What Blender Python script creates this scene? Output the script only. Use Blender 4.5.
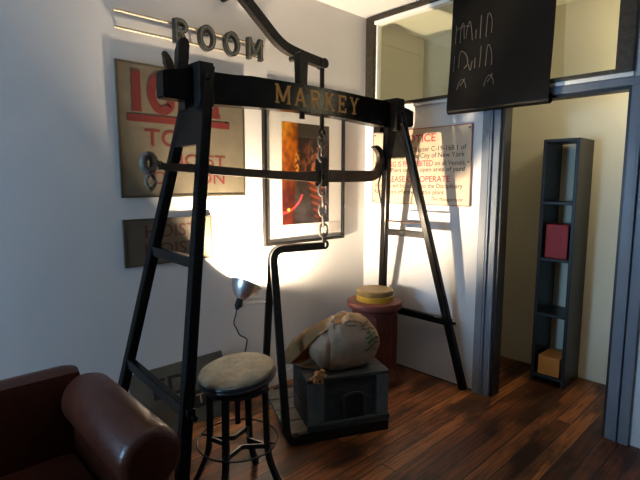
import bpy, bmesh, math, random
from mathutils import Vector, Matrix, noise
random.seed(7)
S = bpy.context.scene
COL = S.collection
PI = math.pi
for o in list(bpy.data.objects):
    bpy.data.objects.remove(o)

# ------------------------------------------------------------------ camera
cam_d = bpy.data.cameras.new('camera')
cam_d.sensor_width = 36.0
cam_d.lens = 26.41
cam_d.clip_start = 0.02
cam = bpy.data.objects.new('camera', cam_d)
COL.objects.link(cam)
cam.location = (-2.9493, -2.5736, 1.45)
cam.rotation_euler = (math.radians(90 - 6.98), math.radians(-0.11), math.radians(-43.49))
S.camera = cam

# ------------------------------------------------------------------ world
W = bpy.data.worlds.new('world')
S.world = W
W.use_nodes = True
W.node_tree.nodes['Background'].inputs[0].default_value = (0.78, 0.74, 0.70, 1)
W.node_tree.nodes['Background'].inputs[1].default_value = 0.018

# ------------------------------------------------------------------ lights
def area(name, loc, target, sx, sy, power, colr, spread=180):
    d = bpy.data.lights.new(name, 'AREA')
    d.shape = 'RECTANGLE'
    d.size, d.size_y = sx, sy
    d.energy = power
    d.color = colr
    d.spread = math.radians(spread)
    o = bpy.data.objects.new(name, d)
    COL.objects.link(o)
    o.location = loc
    o.rotation_euler = (Vector(target) - Vector(loc)).to_track_quat('-Z', 'Y').to_euler()
    return o

area('daylight_window', (-5.2, -0.50, 1.35), (-0.2, -0.55, 0.75), 0.6, 0.9, 105, (0.38, 0.66, 1.0))
area('overhead_fill', (-2.6, -4.6, 2.66), (-2.3, -3.6, 0.0), 1.6, 0.8, 2.5, (1.0, 0.80, 0.58))  # unseen overhead fill, added for weak warm ambient light

# ------------------------------------------------------------------ exposure
S.view_settings.view_transform = 'Standard'
S.view_settings.look = 'None'
S.view_settings.exposure = 0.0
S.view_settings.gamma = 1.0
S.view_settings.use_curve_mapping = False

# ------------------------------------------------------------------ materials
def mat(name, base, rough=0.6, metal=0.0, noise_amt=0.0, scale=8.0, base2=None, bump=0.0, bscale=40.0, spec=0.28, stretch=None, sheen=0):
    m = bpy.data.materials.new(name)
    m.use_nodes = True
    nt = m.node_tree
    b = nt.nodes['Principled BSDF']
    b.inputs['Base Color'].default_value = (*base, 1)
    b.inputs['Roughness'].default_value = rough
    b.inputs['Metallic'].default_value = metal
    b.inputs['Specular IOR Level'].default_value = spec
    tc = nt.nodes.new('ShaderNodeTexCoord')
    vec = tc.outputs['Object']
    if stretch:
        mp = nt.nodes.new('ShaderNodeMapping')
        mp.inputs['Scale'].default_value = stretch
        nt.links.new(vec, mp.inputs['Vector'])
        vec = mp.outputs['Vector']
    if base2:
        n = nt.nodes.new('ShaderNodeTexNoise')
        n.inputs['Scale'].default_value = scale
        n.inputs['Detail'].default_value = 6
        n.inputs['Roughness'].default_value = 0.65
        nt.links.new(vec, n.inputs['Vector'])
        r = nt.nodes.new('ShaderNodeValToRGB')
        r.color_ramp.elements[0].position = 0.5 - noise_amt
        r.color_ramp.elements[1].position = 0.5 + noise_amt
        r.color_ramp.elements[0].color = (*base, 1)
        r.color_ramp.elements[1].color = (*base2, 1)
        nt.links.new(n.outputs['Fac'], r.inputs['Fac'])
        nt.links.new(r.outputs['Color'], b.inputs['Base Color'])
    if bump:
        n2 = nt.nodes.new('ShaderNodeTexNoise')
        n2.inputs['Scale'].default_value = bscale
        n2.inputs['Detail'].default_value = 5
        nt.links.new(vec, n2.inputs['Vector'])
        bp = nt.nodes.new('ShaderNodeBump')
        bp.inputs['Strength'].default_value = bump
        bp.inputs['Distance'].default_value = 0.01
        nt.links.new(n2.outputs['Fac'], bp.inputs['Height'])
        nt.links.new(bp.outputs['Normal'], b.inputs['Normal'])
    return m

def floor_mat():
    m = bpy.data.materials.new('old_pine_planks')
    m.use_nodes = True
    nt = m.node_tree
    N, L = nt.nodes, nt.links
    b = N['Principled BSDF']
    tc = N.new('ShaderNodeTexCoord')
    br = N.new('ShaderNodeTexBrick')
    br.offset = 0.37
    br.offset_frequency = 2
    for k, v in (('Scale', 1.0), ('Mortar Size', 0.0045), ('Mortar Smooth', 0.3), ('Bias', 0.0), ('Brick Width', 3.1), ('Row Height', 0.088)):
        br.inputs[k].default_value = v
    br.inputs['Color1'].default_value = (0.0, 0.0, 0.0, 1)
    br.inputs['Color2'].default_value = (1.0, 1.0, 1.0, 1)
    br.inputs['Mortar'].default_value = (0.4, 0.4, 0.4, 1)
    L.new(tc.outputs['Object'], br.inputs['Vector'])
    tone = N.new('ShaderNodeValToRGB')
    e = tone.color_ramp.elements
    e[0].position, e[0].color = 0.0, (0.070, 0.022, 0.009, 1)
    e[1].position, e[1].color = 1.0, (0.33, 0.13, 0.042, 1)
    x = e.new(0.5); x.color = (0.165, 0.055, 0.018, 1)
    L.new(br.outputs['Color'], tone.inputs['Fac'])
    # grain running along the planks
    mp = N.new('ShaderNodeMapping')
    mp.inputs['Scale'].default_value = (1.3, 26, 1)
    L.new(tc.outputs['Object'], mp.inputs['Vector'])
    g = N.new('ShaderNodeTexNoise')
    g.inputs['Scale'].default_value = 2.2
    g.inputs['Detail'].default_value = 7
    g.inputs['Roughness'].default_value = 0.7
    L.new(mp.outputs['Vector'], g.inputs['Vector'])
    gr = N.new('ShaderNodeValToRGB')
    gr.color_ramp.elements[0].position, gr.color_ramp.elements[0].color = 0.36, (0.16, 0.13, 0.12, 1)
    gr.color_ramp.elements[1].position, gr.color_ramp.elements[1].color = 0.60, (1.35, 1.25, 1.15, 1)
    L.new(g.outputs['Fac'], gr.inputs['Fac'])
    m1 = N.new('ShaderNodeMix'); m1.data_type = 'RGBA'; m1.blend_type = 'MULTIPLY'
    m1.inputs['Factor'].default_value = 0.85
    L.new(tone.outputs['Color'], m1.inputs['A'])
    L.new(gr.outputs['Color'], m1.inputs['B'])
    # worn dark stains
    st = N.new('ShaderNodeTexNoise')
    st.inputs['Scale'].default_value = 2.6
    st.inputs['Detail'].default_value = 5
    st.inputs['Roughness'].default_value = 0.6
    mp2 = N.new('ShaderNodeMapping')
    mp2.inputs['Scale'].default_value = (0.7, 1.8, 1)
    mp2.inputs['Location'].default_value = (0.35, 0.1, 0)
    L.new(tc.outputs['Object'], mp2.inputs['Vector'])
    L.new(mp2.outputs['Vector'], st.inputs['Vector'])
    sr = N.new('ShaderNodeValToRGB')
    sr.color_ramp.elements[0].position, sr.color_ramp.elements[0].color = 0.40, (0.13, 0.12, 0.13, 1)
    sr.color_ramp.elements[1].position, sr.color_ramp.elements[1].color = 0.53, (1, 1, 1, 1)
    L.new(st.outputs['Fac'], sr.inputs['Fac'])
    m2 = N.new('ShaderNodeMix'); m2.data_type = 'RGBA'; m2.blend_type = 'MULTIPLY'
    m2.inputs['Factor'].default_value = 0.9
    L.new(m1.outputs['Result'], m2.inputs['A'])
    L.new(sr.outputs['Color'], m2.inputs['B'])
    # dark gaps
    m3 = N.new('ShaderNodeMix'); m3.data_type = 'RGBA'
    m3.inputs['B'].default_value = (0.018, 0.009, 0.005, 1)
    L.new(br.outputs['Fac'], m3.inputs['Factor'])
    L.new(m2.outputs['Result'], m3.inputs['A'])
    L.new(m3.outputs['Result'], b.inputs['Base Color'])
    b.inputs['Roughness'].default_value = 0.42
    b.inputs['Specular IOR Level'].default_value = 0.35
    bp = N.new('ShaderNodeBump')
    bp.inputs['Strength'].default_value = 0.25
    bp.inputs['Distance'].default_value = 0.006
    inv = N.new('ShaderNodeMath'); inv.operation = 'SUBTRACT'
    inv.inputs[0].default_value = 1.0
    L.new(br.outputs['Fac'], inv.inputs[1])
    ad = N.new('ShaderNodeMath'); ad.operation = 'MULTIPLY_ADD'
    ad.inputs[1].default_value = 0.35
    L.new(g.outputs['Fac'], ad.inputs[0])
    L.new(inv.outputs[0], ad.inputs[2])
    L.new(ad.outputs[0], bp.inputs['Height'])
    L.new(bp.outputs['Normal'], b.inputs['Normal'])
    return m

def glass_mat(name, refl=0.06, tint=(1, 1, 1)):
    m = bpy.data.materials.new(name)
    m.use_nodes = True
    nt = m.node_tree
    nt.nodes.remove(nt.nodes['Principled BSDF'])
    t = nt.nodes.new('ShaderNodeBsdfTransparent')
    t.inputs[0].default_value = (*tint, 1)
    g = nt.nodes.new('ShaderNodeBsdfGlossy')
    g.inputs['Roughness'].default_value = 0.02
    lw = nt.nodes.new('ShaderNodeLayerWeight')
    lw.inputs['Blend'].default_value = 0.5
    pw = nt.nodes.new('ShaderNodeMath'); pw.operation = 'POWER'; pw.inputs[1].default_value = 5.0
    nt.links.new(lw.outputs['Facing'], pw.inputs[0])
    fr = nt.nodes.new('ShaderNodeMath'); fr.operation = 'MULTIPLY_ADD'
    fr.inputs[1].default_value = 0.5
    fr.inputs[2].default_value = refl * 0.5
    nt.links.new(pw.outputs[0], fr.inputs[0])
    mx = nt.nodes.new('ShaderNodeMixShader')
    nt.links.new(fr.outputs[0], mx.inputs[0])
    nt.links.new(t.outputs[0], mx.inputs[1])
    nt.links.new(g.outputs[0], mx.inputs[2])
    nt.links.new(mx.outputs[0], nt.nodes['Material Output'].inputs['Surface'])
    return m

def emit_mat(name, colr, s):
    m = bpy.data.materials.new(name)
    m.use_nodes = True
    b = m.node_tree.nodes['Principled BSDF']
    b.inputs['Base Color'].default_value = (*colr, 1)
    b.inputs['Emission Color'].default_value = (*colr, 1)
    b.inputs['Emission Strength'].default_value = s
    return m

def attr_mat(name, rough=0.5):
    m = bpy.data.materials.new(name)
    m.use_nodes = True
    nt = m.node_tree
    a = nt.nodes.new('ShaderNodeAttribute')
    a.attribute_name = 'ink'
    b = nt.nodes['Principled BSDF']
    nt.links.new(a.outputs['Color'], b.inputs['Base Color'])
    b.inputs['Roughness'].default_value = rough
    return m

M = dict(
    paint=mat('white_wall_paint', (0.565, 0.552, 0.54), 0.75, noise_amt=0.3, scale=1.6, base2=(0.61, 0.598, 0.585), bump=0.05, bscale=30),
    ceil=mat('ceiling_paint', (0.66, 0.645, 0.62), 0.85),
    hall=mat('hallway_paint', (0.60, 0.57, 0.44), 0.85),
    hallceil=mat('hallway_ceiling_paint', (0.86, 0.83, 0.68), 0.85),
    floor=floor_mat(),
    white_trim=mat('white_trim_paint', (0.8, 0.78, 0.72), 0.5),
    gray_trim=mat('blue_grey_trim_paint', (0.115, 0.135, 0.165), 0.38, noise_amt=0.3, scale=5, base2=(0.15, 0.17, 0.20)),
    dark_frame=mat('dark_bronze_frame', (0.020, 0.016, 0.011), 0.4, 0.3, noise_amt=0.22, scale=30, base2=(0.06, 0.046, 0.03)),
    timber=mat('black_painted_timber', (0.0035, 0.0035, 0.0038), 0.24, noise_amt=0.14, scale=14, base2=(0.007, 0.006, 0.005), bump=0.06, bscale=30, spec=0.10),
    iron=mat('black_iron', (0.007, 0.006, 0.0055), 0.42, 0.1, noise_amt=0.2, scale=22, base2=(0.016, 0.012, 0.009), bump=0.25, bscale=60, spec=0.25),
    brown_iron=mat('brown_iron', (0.030, 0.022, 0.017), 0.45, 0.3, noise_amt=0.22, scale=18, base2=(0.062, 0.045, 0.033), bump=0.3, bscale=60),
    grey_rust=mat('pale_corroded_iron', (0.07, 0.06, 0.05), 0.6, 0.3, noise_amt=0.2, scale=35, base2=(0.17, 0.145, 0.115), bump=0.4, bscale=80),
    rust=mat('rusty_iron', (0.035, 0.022, 0.015), 0.6, 0.5, noise_amt=0.2, scale=35, base2=(0.085, 0.048, 0.028), bump=0.4, bscale=80),
    chain=mat('worn_steel_chain', (0.07, 0.06, 0.05), 0.45, 0.8, noise_amt=0.2, scale=60, base2=(0.15, 0.12, 0.10)),
    gold=mat('gold_paint', (0.52, 0.29, 0.085), 0.6, noise_amt=0.2, scale=40, base2=(0.36, 0.19, 0.055)),
    gold_dark=mat('iron_relief', (0.055, 0.042, 0.03), 0.5, 0.5),
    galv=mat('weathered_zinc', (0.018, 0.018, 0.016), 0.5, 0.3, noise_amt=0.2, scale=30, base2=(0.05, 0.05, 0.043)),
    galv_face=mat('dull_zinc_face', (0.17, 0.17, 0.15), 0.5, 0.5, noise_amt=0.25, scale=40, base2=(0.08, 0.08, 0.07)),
    rail=mat('brass_conduit', (0.32, 0.28, 0.22), 0.45, 0.4),
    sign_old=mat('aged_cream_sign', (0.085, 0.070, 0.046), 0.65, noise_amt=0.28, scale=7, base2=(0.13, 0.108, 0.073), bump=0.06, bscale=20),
    sign_dark=mat('darker_sign', (0.062, 0.052, 0.037), 0.65, noise_amt=0.28, scale=7, base2=(0.10, 0.084, 0.06)),  # darker version of the aged sign tones
    sign_edge=mat('sign_edge_brown', (0.055, 0.043, 0.027), 0.6),
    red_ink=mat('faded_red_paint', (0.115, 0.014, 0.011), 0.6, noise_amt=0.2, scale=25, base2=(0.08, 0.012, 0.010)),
    red_dark=mat('darker_red_paint', (0.07, 0.014, 0.011), 0.6, noise_amt=0.2, scale=25, base2=(0.05, 0.013, 0.010)),  # darker version of the faded red
    red_ink2=mat('notice_red_paint', (0.40, 0.03, 0.035), 0.5),
    black_ink=mat('black_paint', (0.016, 0.013, 0.011), 0.6),
    ghost_ink=mat('pale_ink', (0.30, 0.27, 0.20), 0.6),
    notice=mat('notice_tan', (0.44, 0.345, 0.25), 0.5, noise_amt=0.3, scale=5, base2=(0.51, 0.405, 0.295)),
    notice_edge=mat('notice_rust_border', (0.30, 0.10, 0.065), 0.6),
    low_sign=mat('green_grey_sign', (0.062, 0.056, 0.041), 0.6, noise_amt=0.25, scale=6, base2=(0.11, 0.098, 0.073)),
    mat_board=mat('white_mat_board', (0.83, 0.80, 0.74), 0.7),
    card=mat('caption_card', (0.62, 0.56, 0.52), 0.7),
    frame=mat('black_picture_frame', (0.008, 0.007, 0.006), 0.4, spec=0.2),
    print=attr_mat('glossy_print', 0.3),
    glass=glass_mat('picture_glass', 0.05),
    wglass=glass_mat('window_glass', 0.1, (0.93, 0.94, 0.9)),
    paper=mat('blackboard_sheet', (0.010, 0.009, 0.008), 0.35, noise_amt=0.25, scale=4, base2=(0.016, 0.014, 0.012), spec=0.16),
    chalk=mat('chalk', (0.115, 0.10, 0.078), 0.9),
    alu=mat('spun_aluminium', (0.82, 0.82, 0.83), 0.34, 1.0, bump=0.03, bscale=30),
    alu_in=mat('aluminium_inside', (0.85, 0.84, 0.82), 0.35, 1.0),
    rubber=mat('black_rubber', (0.010, 0.010, 0.011), 0.5),
    seat=mat('worn_tan_seat', (0.14, 0.105, 0.062), 0.6, noise_amt=0.20, scale=17, base2=(0.30, 0.235, 0.145), bump=0.12, bscale=50),
    steel=mat('blued_steel', (0.018, 0.019, 0.022), 0.32, 0.3, noise_amt=0.2, scale=30, base2=(0.034, 0.034, 0.037)),
    crate=mat('weathered_dark_crate', (0.018, 0.022, 0.024), 0.65, noise_amt=0.22, scale=5, base2=(0.048, 0.052, 0.052), bump=0.5, bscale=10, stretch=(2, 2, 9)),
    crate_side=mat('crate_side_boards', (0.022, 0.018, 0.014), 0.7, noise_amt=0.22, scale=5, base2=(0.050, 0.041, 0.030), bump=0.4, bscale=10, stretch=(2, 2, 9)),
    batten=mat('blue_grey_batten', (0.065, 0.080, 0.088), 0.6, noise_amt=0.22, scale=7, base2=(0.11, 0.13, 0.138), bump=0.4, bscale=12, stretch=(3, 3, 1)),
    burlap=mat('burlap', (0.225, 0.15, 0.095), 0.9, noise_amt=0.22, scale=9, base2=(0.31, 0.212, 0.138), bump=0.35, bscale=260, spec=0.15),
    burlap2=mat('burlap_inside', (0.34, 0.175, 0.07), 0.9, noise_amt=0.22, scale=12, base2=(0.46, 0.255, 0.11), bump=0.35, bscale=220, spec=0.15),
    green=mat('green_print', (0.045, 0.10, 0.05), 0.9),
    sackink=mat('sack_ink', (0.085, 0.065, 0.045), 0.9),
    drum=mat('red_brown_drum', (0.05, 0.012, 0.008), 0.55, noise_amt=0.2, scale=16, base2=(0.085, 0.022, 0.013), bump=0.2, bscale=40),
    drum_top=mat('dusty_red_flange', (0.075, 0.017, 0.013), 0.6, noise_amt=0.2, scale=16, base2=(0.105, 0.028, 0.02)),
    yellow=mat('yellow_band', (0.40, 0.235, 0.02), 0.5, noise_amt=0.25, scale=14, base2=(0.47, 0.29, 0.035)),
    tan=mat('tan_box_lid', (0.155, 0.10, 0.036), 0.6, noise_amt=0.25, scale=12, base2=(0.215, 0.145, 0.058)),
    plank=mat('grey_platform_planks', (0.045, 0.038, 0.03), 0.7, noise_amt=0.22, scale=5, base2=(0.10, 0.085, 0.065), bump=0.4, bscale=14, stretch=(2, 7, 1)),
    leather=mat('oxblood_leather', (0.035, 0.008, 0.004), 0.33, noise_amt=0.22, scale=9, base2=(0.06, 0.015, 0.007), bump=0.15, bscale=90),
    darkwood=mat('dark_turned_wood', (0.03, 0.013, 0.007), 0.4),
    shelf=mat('black_shelving', (0.015, 0.014, 0.014), 0.4),
    red_box=mat('red_box', (0.35, 0.02, 0.02), 0.5),
    orange_box=mat('orange_box', (0.55, 0.19, 0.03), 0.5),
    bulb=emit_mat('lit_bulb', (1.0, 0.80, 0.56), 17000.0),
    hall_fill=emit_mat('hall_fill_glow', (1.0, 0.86, 0.62), 70.0),  # glow of the added hallway globe
)

# ------------------------------------------------------------------ mesh helpers (all in world coordinates)
def BM():
    return bmesh.new()

def V(*a):
    return Vector(a[0]) if len(a) == 1 else Vector(a)

def box(bm, lo, hi, bev=0.0, mtx=None):
    x0, y0, z0 = lo; x1, y1, z1 = hi
    vs = [bm.verts.new(Vector(p)) for p in ((x0,y0,z0),(x1,y0,z0),(x1,y1,z0),(x0,y1,z0),(x0,y0,z1),(x1,y0,z1),(x1,y1,z1),(x0,y1,z1))]
    fs = [bm.faces.new([vs[i] for i in q]) for q in ((0,3,2,1),(4,5,6,7),(0,1,5,4),(1,2,6,5),(2,3,7,6),(3,0,4,7))]
    if bev:
        es = list({e for f in fs for e in f.edges})
        r = bmesh.ops.bevel(bm, geom=es, offset=bev, segments=2, affect='EDGES', profile=0.6)
        vs = list({v for f in r['faces'] for v in f.verts} | {v for v in vs if v.is_valid})
    if mtx is not None:
        for v in vs:
            v.co = mtx @ v.co
    return vs

def obox(bm, c, ex, ey, ez, bev=0.0):
    """box about centre c with half-axis vectors ex, ey, ez"""
    c, ex, ey, ez = V(c), V(ex), V(ey), V(ez)
    lx, ly, lz = ex.length, ey.length, ez.length
    m = Matrix((ex.normalized(), ey.normalized(), ez.normalized())).transposed().to_4x4()
    m.translation = c
    return box(bm, (-lx, -ly, -lz), (lx, ly, lz), bev, m)

def bar(bm, p0, p1, w, h, up=(0, 0, 1), bev=0.004):
    """rectangular bar from p0 to p1; w across, h along 'up'"""
    p0, p1 = V(p0), V(p1)
    d = p1 - p0
    z = d.normalized()
    x = V(up).cross(z)
    if x.length < 1e-5:
        x = Vector((1, 0, 0)).cross(z)
    x.normalize()
    y = z.cross(x)
    return obox(bm, (p0 + p1) / 2, x * w / 2, y * h / 2, d / 2, bev)

def tube(bm, pts, r, seg=10, closed=False, cap=True, flat=None, up=None):
    """round tube along points (r a number or list); flat=(a,b) gives an elliptic/flat profile"""
    pts = [V(p) for p in pts]
    n = len(pts)
    rs = r if isinstance(r, (list, tuple)) else [r] * n
    rings = []
    prev = None
    for i, p in enumerate(pts):
        if closed:
            t = (pts[(i + 1) % n] - pts[i - 1]).normalized()
        else:
            t = (pts[min(i + 1, n - 1)] - pts[max(i - 1, 0)]).normalized()
        if up is not None:
            a = V(up) - t * V(up).dot(t)
            if a.length < 1e-4:
                a = prev or t.orthogonal()
        elif prev is None:
            a = t.orthogonal()
        else:
            a = prev - t * prev.dot(t)
        a.normalize()
        prev = a
        b = t.cross(a)
        fa, fb = flat if flat else (1, 1)
        rings.append([bm.verts.new(p + (a * math.cos(2*PI*k/seg) * fa + b * math.sin(2*PI*k/seg) * fb) * rs[i]) for k in range(seg)])
    m = n if closed else n - 1
    for i in range(m):
        A, B = rings[i], rings[(i + 1) % n]
        for k in range(seg):
            bm.faces.new((A[k], A[(k+1) % seg], B[(k+1) % seg], B[k]))
    if cap and not closed:
        bm.faces.new(list(reversed(rings[0])))
        bm.faces.new(rings[-1])
    return rings

def strip(bm, pts, w, h, up):
    """rectangular-section bar swept along a path: w along 'up', h across"""
    pts = [V(p) for p in pts]
    n = len(pts)
    up = V(up).normalized()
    rings = []
    for i, p in enumerate(pts):
        t = (pts[min(i + 1, n - 1)] - pts[max(i - 1, 0)]).normalized()
        a = (up - t * up.dot(t)).normalized()
        b = t.cross(a)
        rings.append([bm.verts.new(p + a * sx * w / 2 + b * sy * h / 2) for sx, sy in ((-1,-1),(1,-1),(1,1),(-1,1))])
    for i in range(n - 1):
        for k in range(4):
            bm.faces.new((rings[i][k], rings[i][(k+1) % 4], rings[i+1][(k+1) % 4], rings[i+1][k]))
    bm.faces.new(list(reversed(rings[0])))
    bm.faces.new(rings[-1])

def lathe(bm, prof, c, axis=(0, 0, 1), seg=40, mod=None):
    """prof: list of (r, h) along the axis from c"""
    c = V(c); ax = V(axis).normalized()
    a = ax.orthogonal().normalized(); b = ax.cross(a)
    rings = []
    for r, h in prof:
        if r < 1e-6:
            rings.append([bm.verts.new(c + ax * h)])
        else:
            ring = []
            for k in range(seg):
                th = 2*PI*k/seg
                rr = r * (mod(th, h) if mod else 1)
                ring.append(bm.verts.new(c + ax * h + (a * math.cos(th) + b * math.sin(th)) * rr))
            rings.append(ring)
    for A, B in zip(rings, rings[1:]):
        if len(A) == 1 and len(B) == 1:
            continue
        for k in range(seg):
            k2 = (k + 1) % seg
            if len(A) == 1:
                bm.faces.new((A[0], B[k2], B[k]))
            elif len(B) == 1:
                bm.faces.new((A[k], A[k2], B[0]))
            else:
                bm.faces.new((A[k], A[k2], B[k2], B[k]))

def ball(bm, c, r, seg=16, sc=(1, 1, 1)):
    prof = [(r * math.sin(PI*i/8), -r * math.cos(PI*i/8)) for i in range(9)]
    prof[0] = (0, -r); prof[-1] = (0, r)
    n0 = len(bm.verts)
    lathe(bm, prof, (0, 0, 0), seg=seg)
    bm.verts.ensure_lookup_table()
    for v in list(bm.verts)[n0:]:
        v.co = V(c) + Vector((v.co.x*sc[0], v.co.y*sc[1], v.co.z*sc[2]))

def prism(bm, poly, f, d0, d1):
    """extrude 2D polygon: f(u, v, d) -> 3D"""
    A = [bm.verts.new(V(f(u, v, d0))) for u, v in poly]
    B = [bm.verts.new(V(f(u, v, d1))) for u, v in poly]
    bm.faces.new(A); bm.faces.new(list(reversed(B)))
    n = len(poly)
    for i in range(n):
        bm.faces.new((A[i], B[i], B[(i+1) % n], A[(i+1) % n]))

def grid(bm, nu, nv, f):
    g = [[bm.verts.new(V(f(i / nu, j / nv))) for j in range(nv + 1)] for i in range(nu + 1)]
    for i in range(nu):
        for j in range(nv):
            bm.faces.new((g[i][j], g[i+1][j], g[i+1][j+1], g[i][j+1]))
    return g

def smooth_path(pts, n=8):
    """Catmull-Rom through points"""
    P = [V(p) for p in pts]
    out = []
    for i in range(len(P) - 1):
        p0 = P[max(i-1, 0)]; p1 = P[i]; p2 = P[i+1]; p3 = P[min(i+2, len(P)-1)]
        for k in range(n):
            t = k / n
            out.append(0.5 * ((2*p1) + (p2-p0)*t + (2*p0-5*p1+4*p2-p3)*t*t + (3*p1-p0-3*p2+p3)*t**3))
    out.append(P[-1])
    return out

def fillet(pts, r, n=6):
    """round the inner corners of a polyline"""
    P = [V(p) for p in pts]
    out = [P[0]]
    for i in range(1, len(P) - 1):
        a = (P[i-1] - P[i]); b = (P[i+1] - P[i])
        q = min(r, a.length*0.48, b.length*0.48)
        A = P[i] + a.normalized()*q; B = P[i] + b.normalized()*q
        for k in range(n + 1):
            t = k / n
            out.append((1-t)**2*A + 2*t*(1-t)*P[i] + t*t*B)
    out.append(P[-1])
    return out

# ------------------------------------------------------------------ object helpers
BASE = {}
def obj(name, bm, m, parent=None, smooth=False, label=None):
    base = Vector((0, 0, 0))
    if parent is not None:
        base = BASE[parent]
    bmesh.ops.recalc_face_normals(bm, faces=bm.faces[:])
    for v in bm.verts:
        v.co -= base
    me = bpy.data.meshes.new(name)
    bm.to_mesh(me)
    bm.free()
    o = bpy.data.objects.new(name, me)
    me.materials.append(M[m] if isinstance(m, str) else m)
    COL.objects.link(o)
    if smooth:
        for p in me.polygons:
            p.use_smooth = True
        try:
            me.set_sharp_from_angle(angle=math.radians(40))
        except Exception:
            pass
    if parent is not None:
        o.parent = parent
    BASE[o] = base
    if label:
        o['label'] = label
    return o

def tag(o, label, cat, group=None):
    o['label'] = label
    o['category'] = cat
    if group:
        o['group'] = group
    return o

def thing(name, loc, label, cat, group=None):
    o = bpy.data.objects.new(name, None)
    o.empty_display_size = 0.05
    o.location = loc
    COL.objects.link(o)
    BASE[o] = V(loc)
    return tag(o, label, cat, group)

def struct(name, bm, m, parent=None, smooth=False):
    o = obj(name, bm, m, parent, smooth)
    if parent is None:
        o['kind'] = 'structure'
    return o

def struct_root(name, loc):
    o = bpy.data.objects.new(name, None)
    o.location = loc
    COL.objects.link(o)
    BASE[o] = V(loc)
    o['kind'] = 'structure'
    return o

# ---- lettering
def text_bm(s, u0, u1, v0, v1, f, shear=0.0, bold=0.0):
    """built-in sans text fitted to the box u0..u1, v0..v1 of a surface, f(u, v) -> 3D"""
    cu = bpy.data.curves.new('t', 'FONT')
    cu.body = s
    cu.size = 1.0
    cu.shear = shear
    cu.offset = bold
    cu.resolution_u = 3
    o = bpy.data.objects.new('t', cu)
    COL.objects.link(o)
    dg = bpy.context.evaluated_depsgraph_get()
    me = bpy.data.meshes.new_from_object(o.evaluated_get(dg))
    bpy.data.objects.remove(o)
    bpy.data.curves.remove(cu)
    xs = [v.co.x for v in me.vertices]
    x0, x1 = min(xs), max(xs)
    cap = 0.70
    for v in me.vertices:
        u = u0 + (v.co.x - x0) / (x1 - x0) * (u1 - u0)
        w = v0 + v.co.y / cap * (v1 - v0)
        v.co = V(f(u, w))
    bm = BM()
    bm.from_mesh(me)
    for fc in bm.faces:
        fc.smooth = False
    bpy.data.meshes.remove(me)
    return bm

def merge(bms):
    out = BM()
    for b in bms:
        me = bpy.data.meshes.new('tmp')
        b.to_mesh(me); b.free()
        out.from_mesh(me)
        bpy.data.meshes.remove(me)
    return out

def arc(cx, cy, rx, ry, a0, a1, n=18):
    return [(cx + rx*math.cos(math.radians(a0 + (a1-a0)*i/n)), cy + ry*math.sin(math.radians(a0 + (a1-a0)*i/n))) for i in range(n+1)]

# unit letters: list of (polyline, stroke factor); serif = horizontal feet
LET = {
    'M': [([(.13, 0), (.13, 1)], .8), ([(.13, 1), (.5, .12)], 1), ([(.5, .12), (.87, 1)], .8), ([(.87, 1), (.87, 0)], 1), ([(0, .03), (.27, .03)], .5), ([(.73, .03), (1, .03)], .5), ([(0, .97), (.2, .97)], .5), ([(.8, .97), (1, .97)], .5)],
    'A': [([(.14, 0), (.48, 1)], .75), ([(.48, 1), (.84, 0)], 1.05), ([(.26, .33), (.72, .33)], .6), ([(0, .03), (.28, .03)], .5), ([(.68, .03), (1, .03)], .5)],
    'R': [([(.18, 0), (.18, 1)], 1), ([(.18, .96), (.5, .96)] + arc(.5, .74, .3, .22, 90, -90) + [(.18, .52)], .8), ([(.45, .52), (.86, 0)], 1), ([(0, .03), (.38, .03)], .5), ([(.7, .03), (1, .03)], .5), ([(0, .97), (.3, .97)], .5)],
    'K': [([(.18, 0), (.18, 1)], 1), ([(.2, .42), (.8, 1)], .75), ([(.38, .56), (.84, 0)], 1), ([(0, .03), (.38, .03)], .5), ([(.66, .03), (1, .03)], .5), ([(0, .97), (.36, .97)], .5), ([(.62, .97), (.97, .97)], .5)],
    'E': [([(.2, 0), (.2, 1)], 1), ([(.02, .96), (.88, .96)], .7), ([(.2, .51), (.64, .51)], .7), ([(.02, .04), (.9, .04)], .7), ([(.87, .75), (.87, 1)], .6), ([(.64, .38), (.64, .64)], .6), ([(.89, 0), (.89, .26)], .6)],
    'Y': [([(.16, 1), (.5, .46)], 1), ([(.84, 1), (.5, .46)], .75), ([(.5, .5), (.5, 0)], 1), ([(.28, .03), (.72, .03)], .5), ([(0, .97), (.34, .97)], .5), ([(.66, .97), (1, .97)], .5)],
    'G': [(arc(.5, .5, .4, .46, 52, 318, 26) + [(.82, .2), (.82, .44)], 1.15), ([(.52, .44), (.96, .44)], .55), ([(.80, .72), (.80, .98)], .6)],
    'H': [([(.18, 0), (.18, 1)], 1.15), ([(.82, 0), (.82, 1)], 1.15), ([(.18, .5), (.82, .5)], .8), ([(0, .03), (.36, .03)], .55), ([(.64, .03), (1, .03)], .55), ([(0, .97), (.36, .97)], .55), ([(.64, .97), (1, .97)], .55)],
    'T': [([(.5, 0), (.5, 1)], 1.15), ([(.04, .95), (.96, .95)], .8), ([(.28, .03), (.72, .03)], .55), ([(.05, .72), (.05, 1)], .55), ([(.95, .72), (.95, 1)], .55)],
    'I': [([(.5, 0), (.5, 1)], 1.15), ([(.22, .03), (.78, .03)], .55), ([(.22, .97), (.78, .97)], .55)],
    'O': [(arc(.5, .5, .42, .45, 0, 360, 30), 1)],
}
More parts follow.
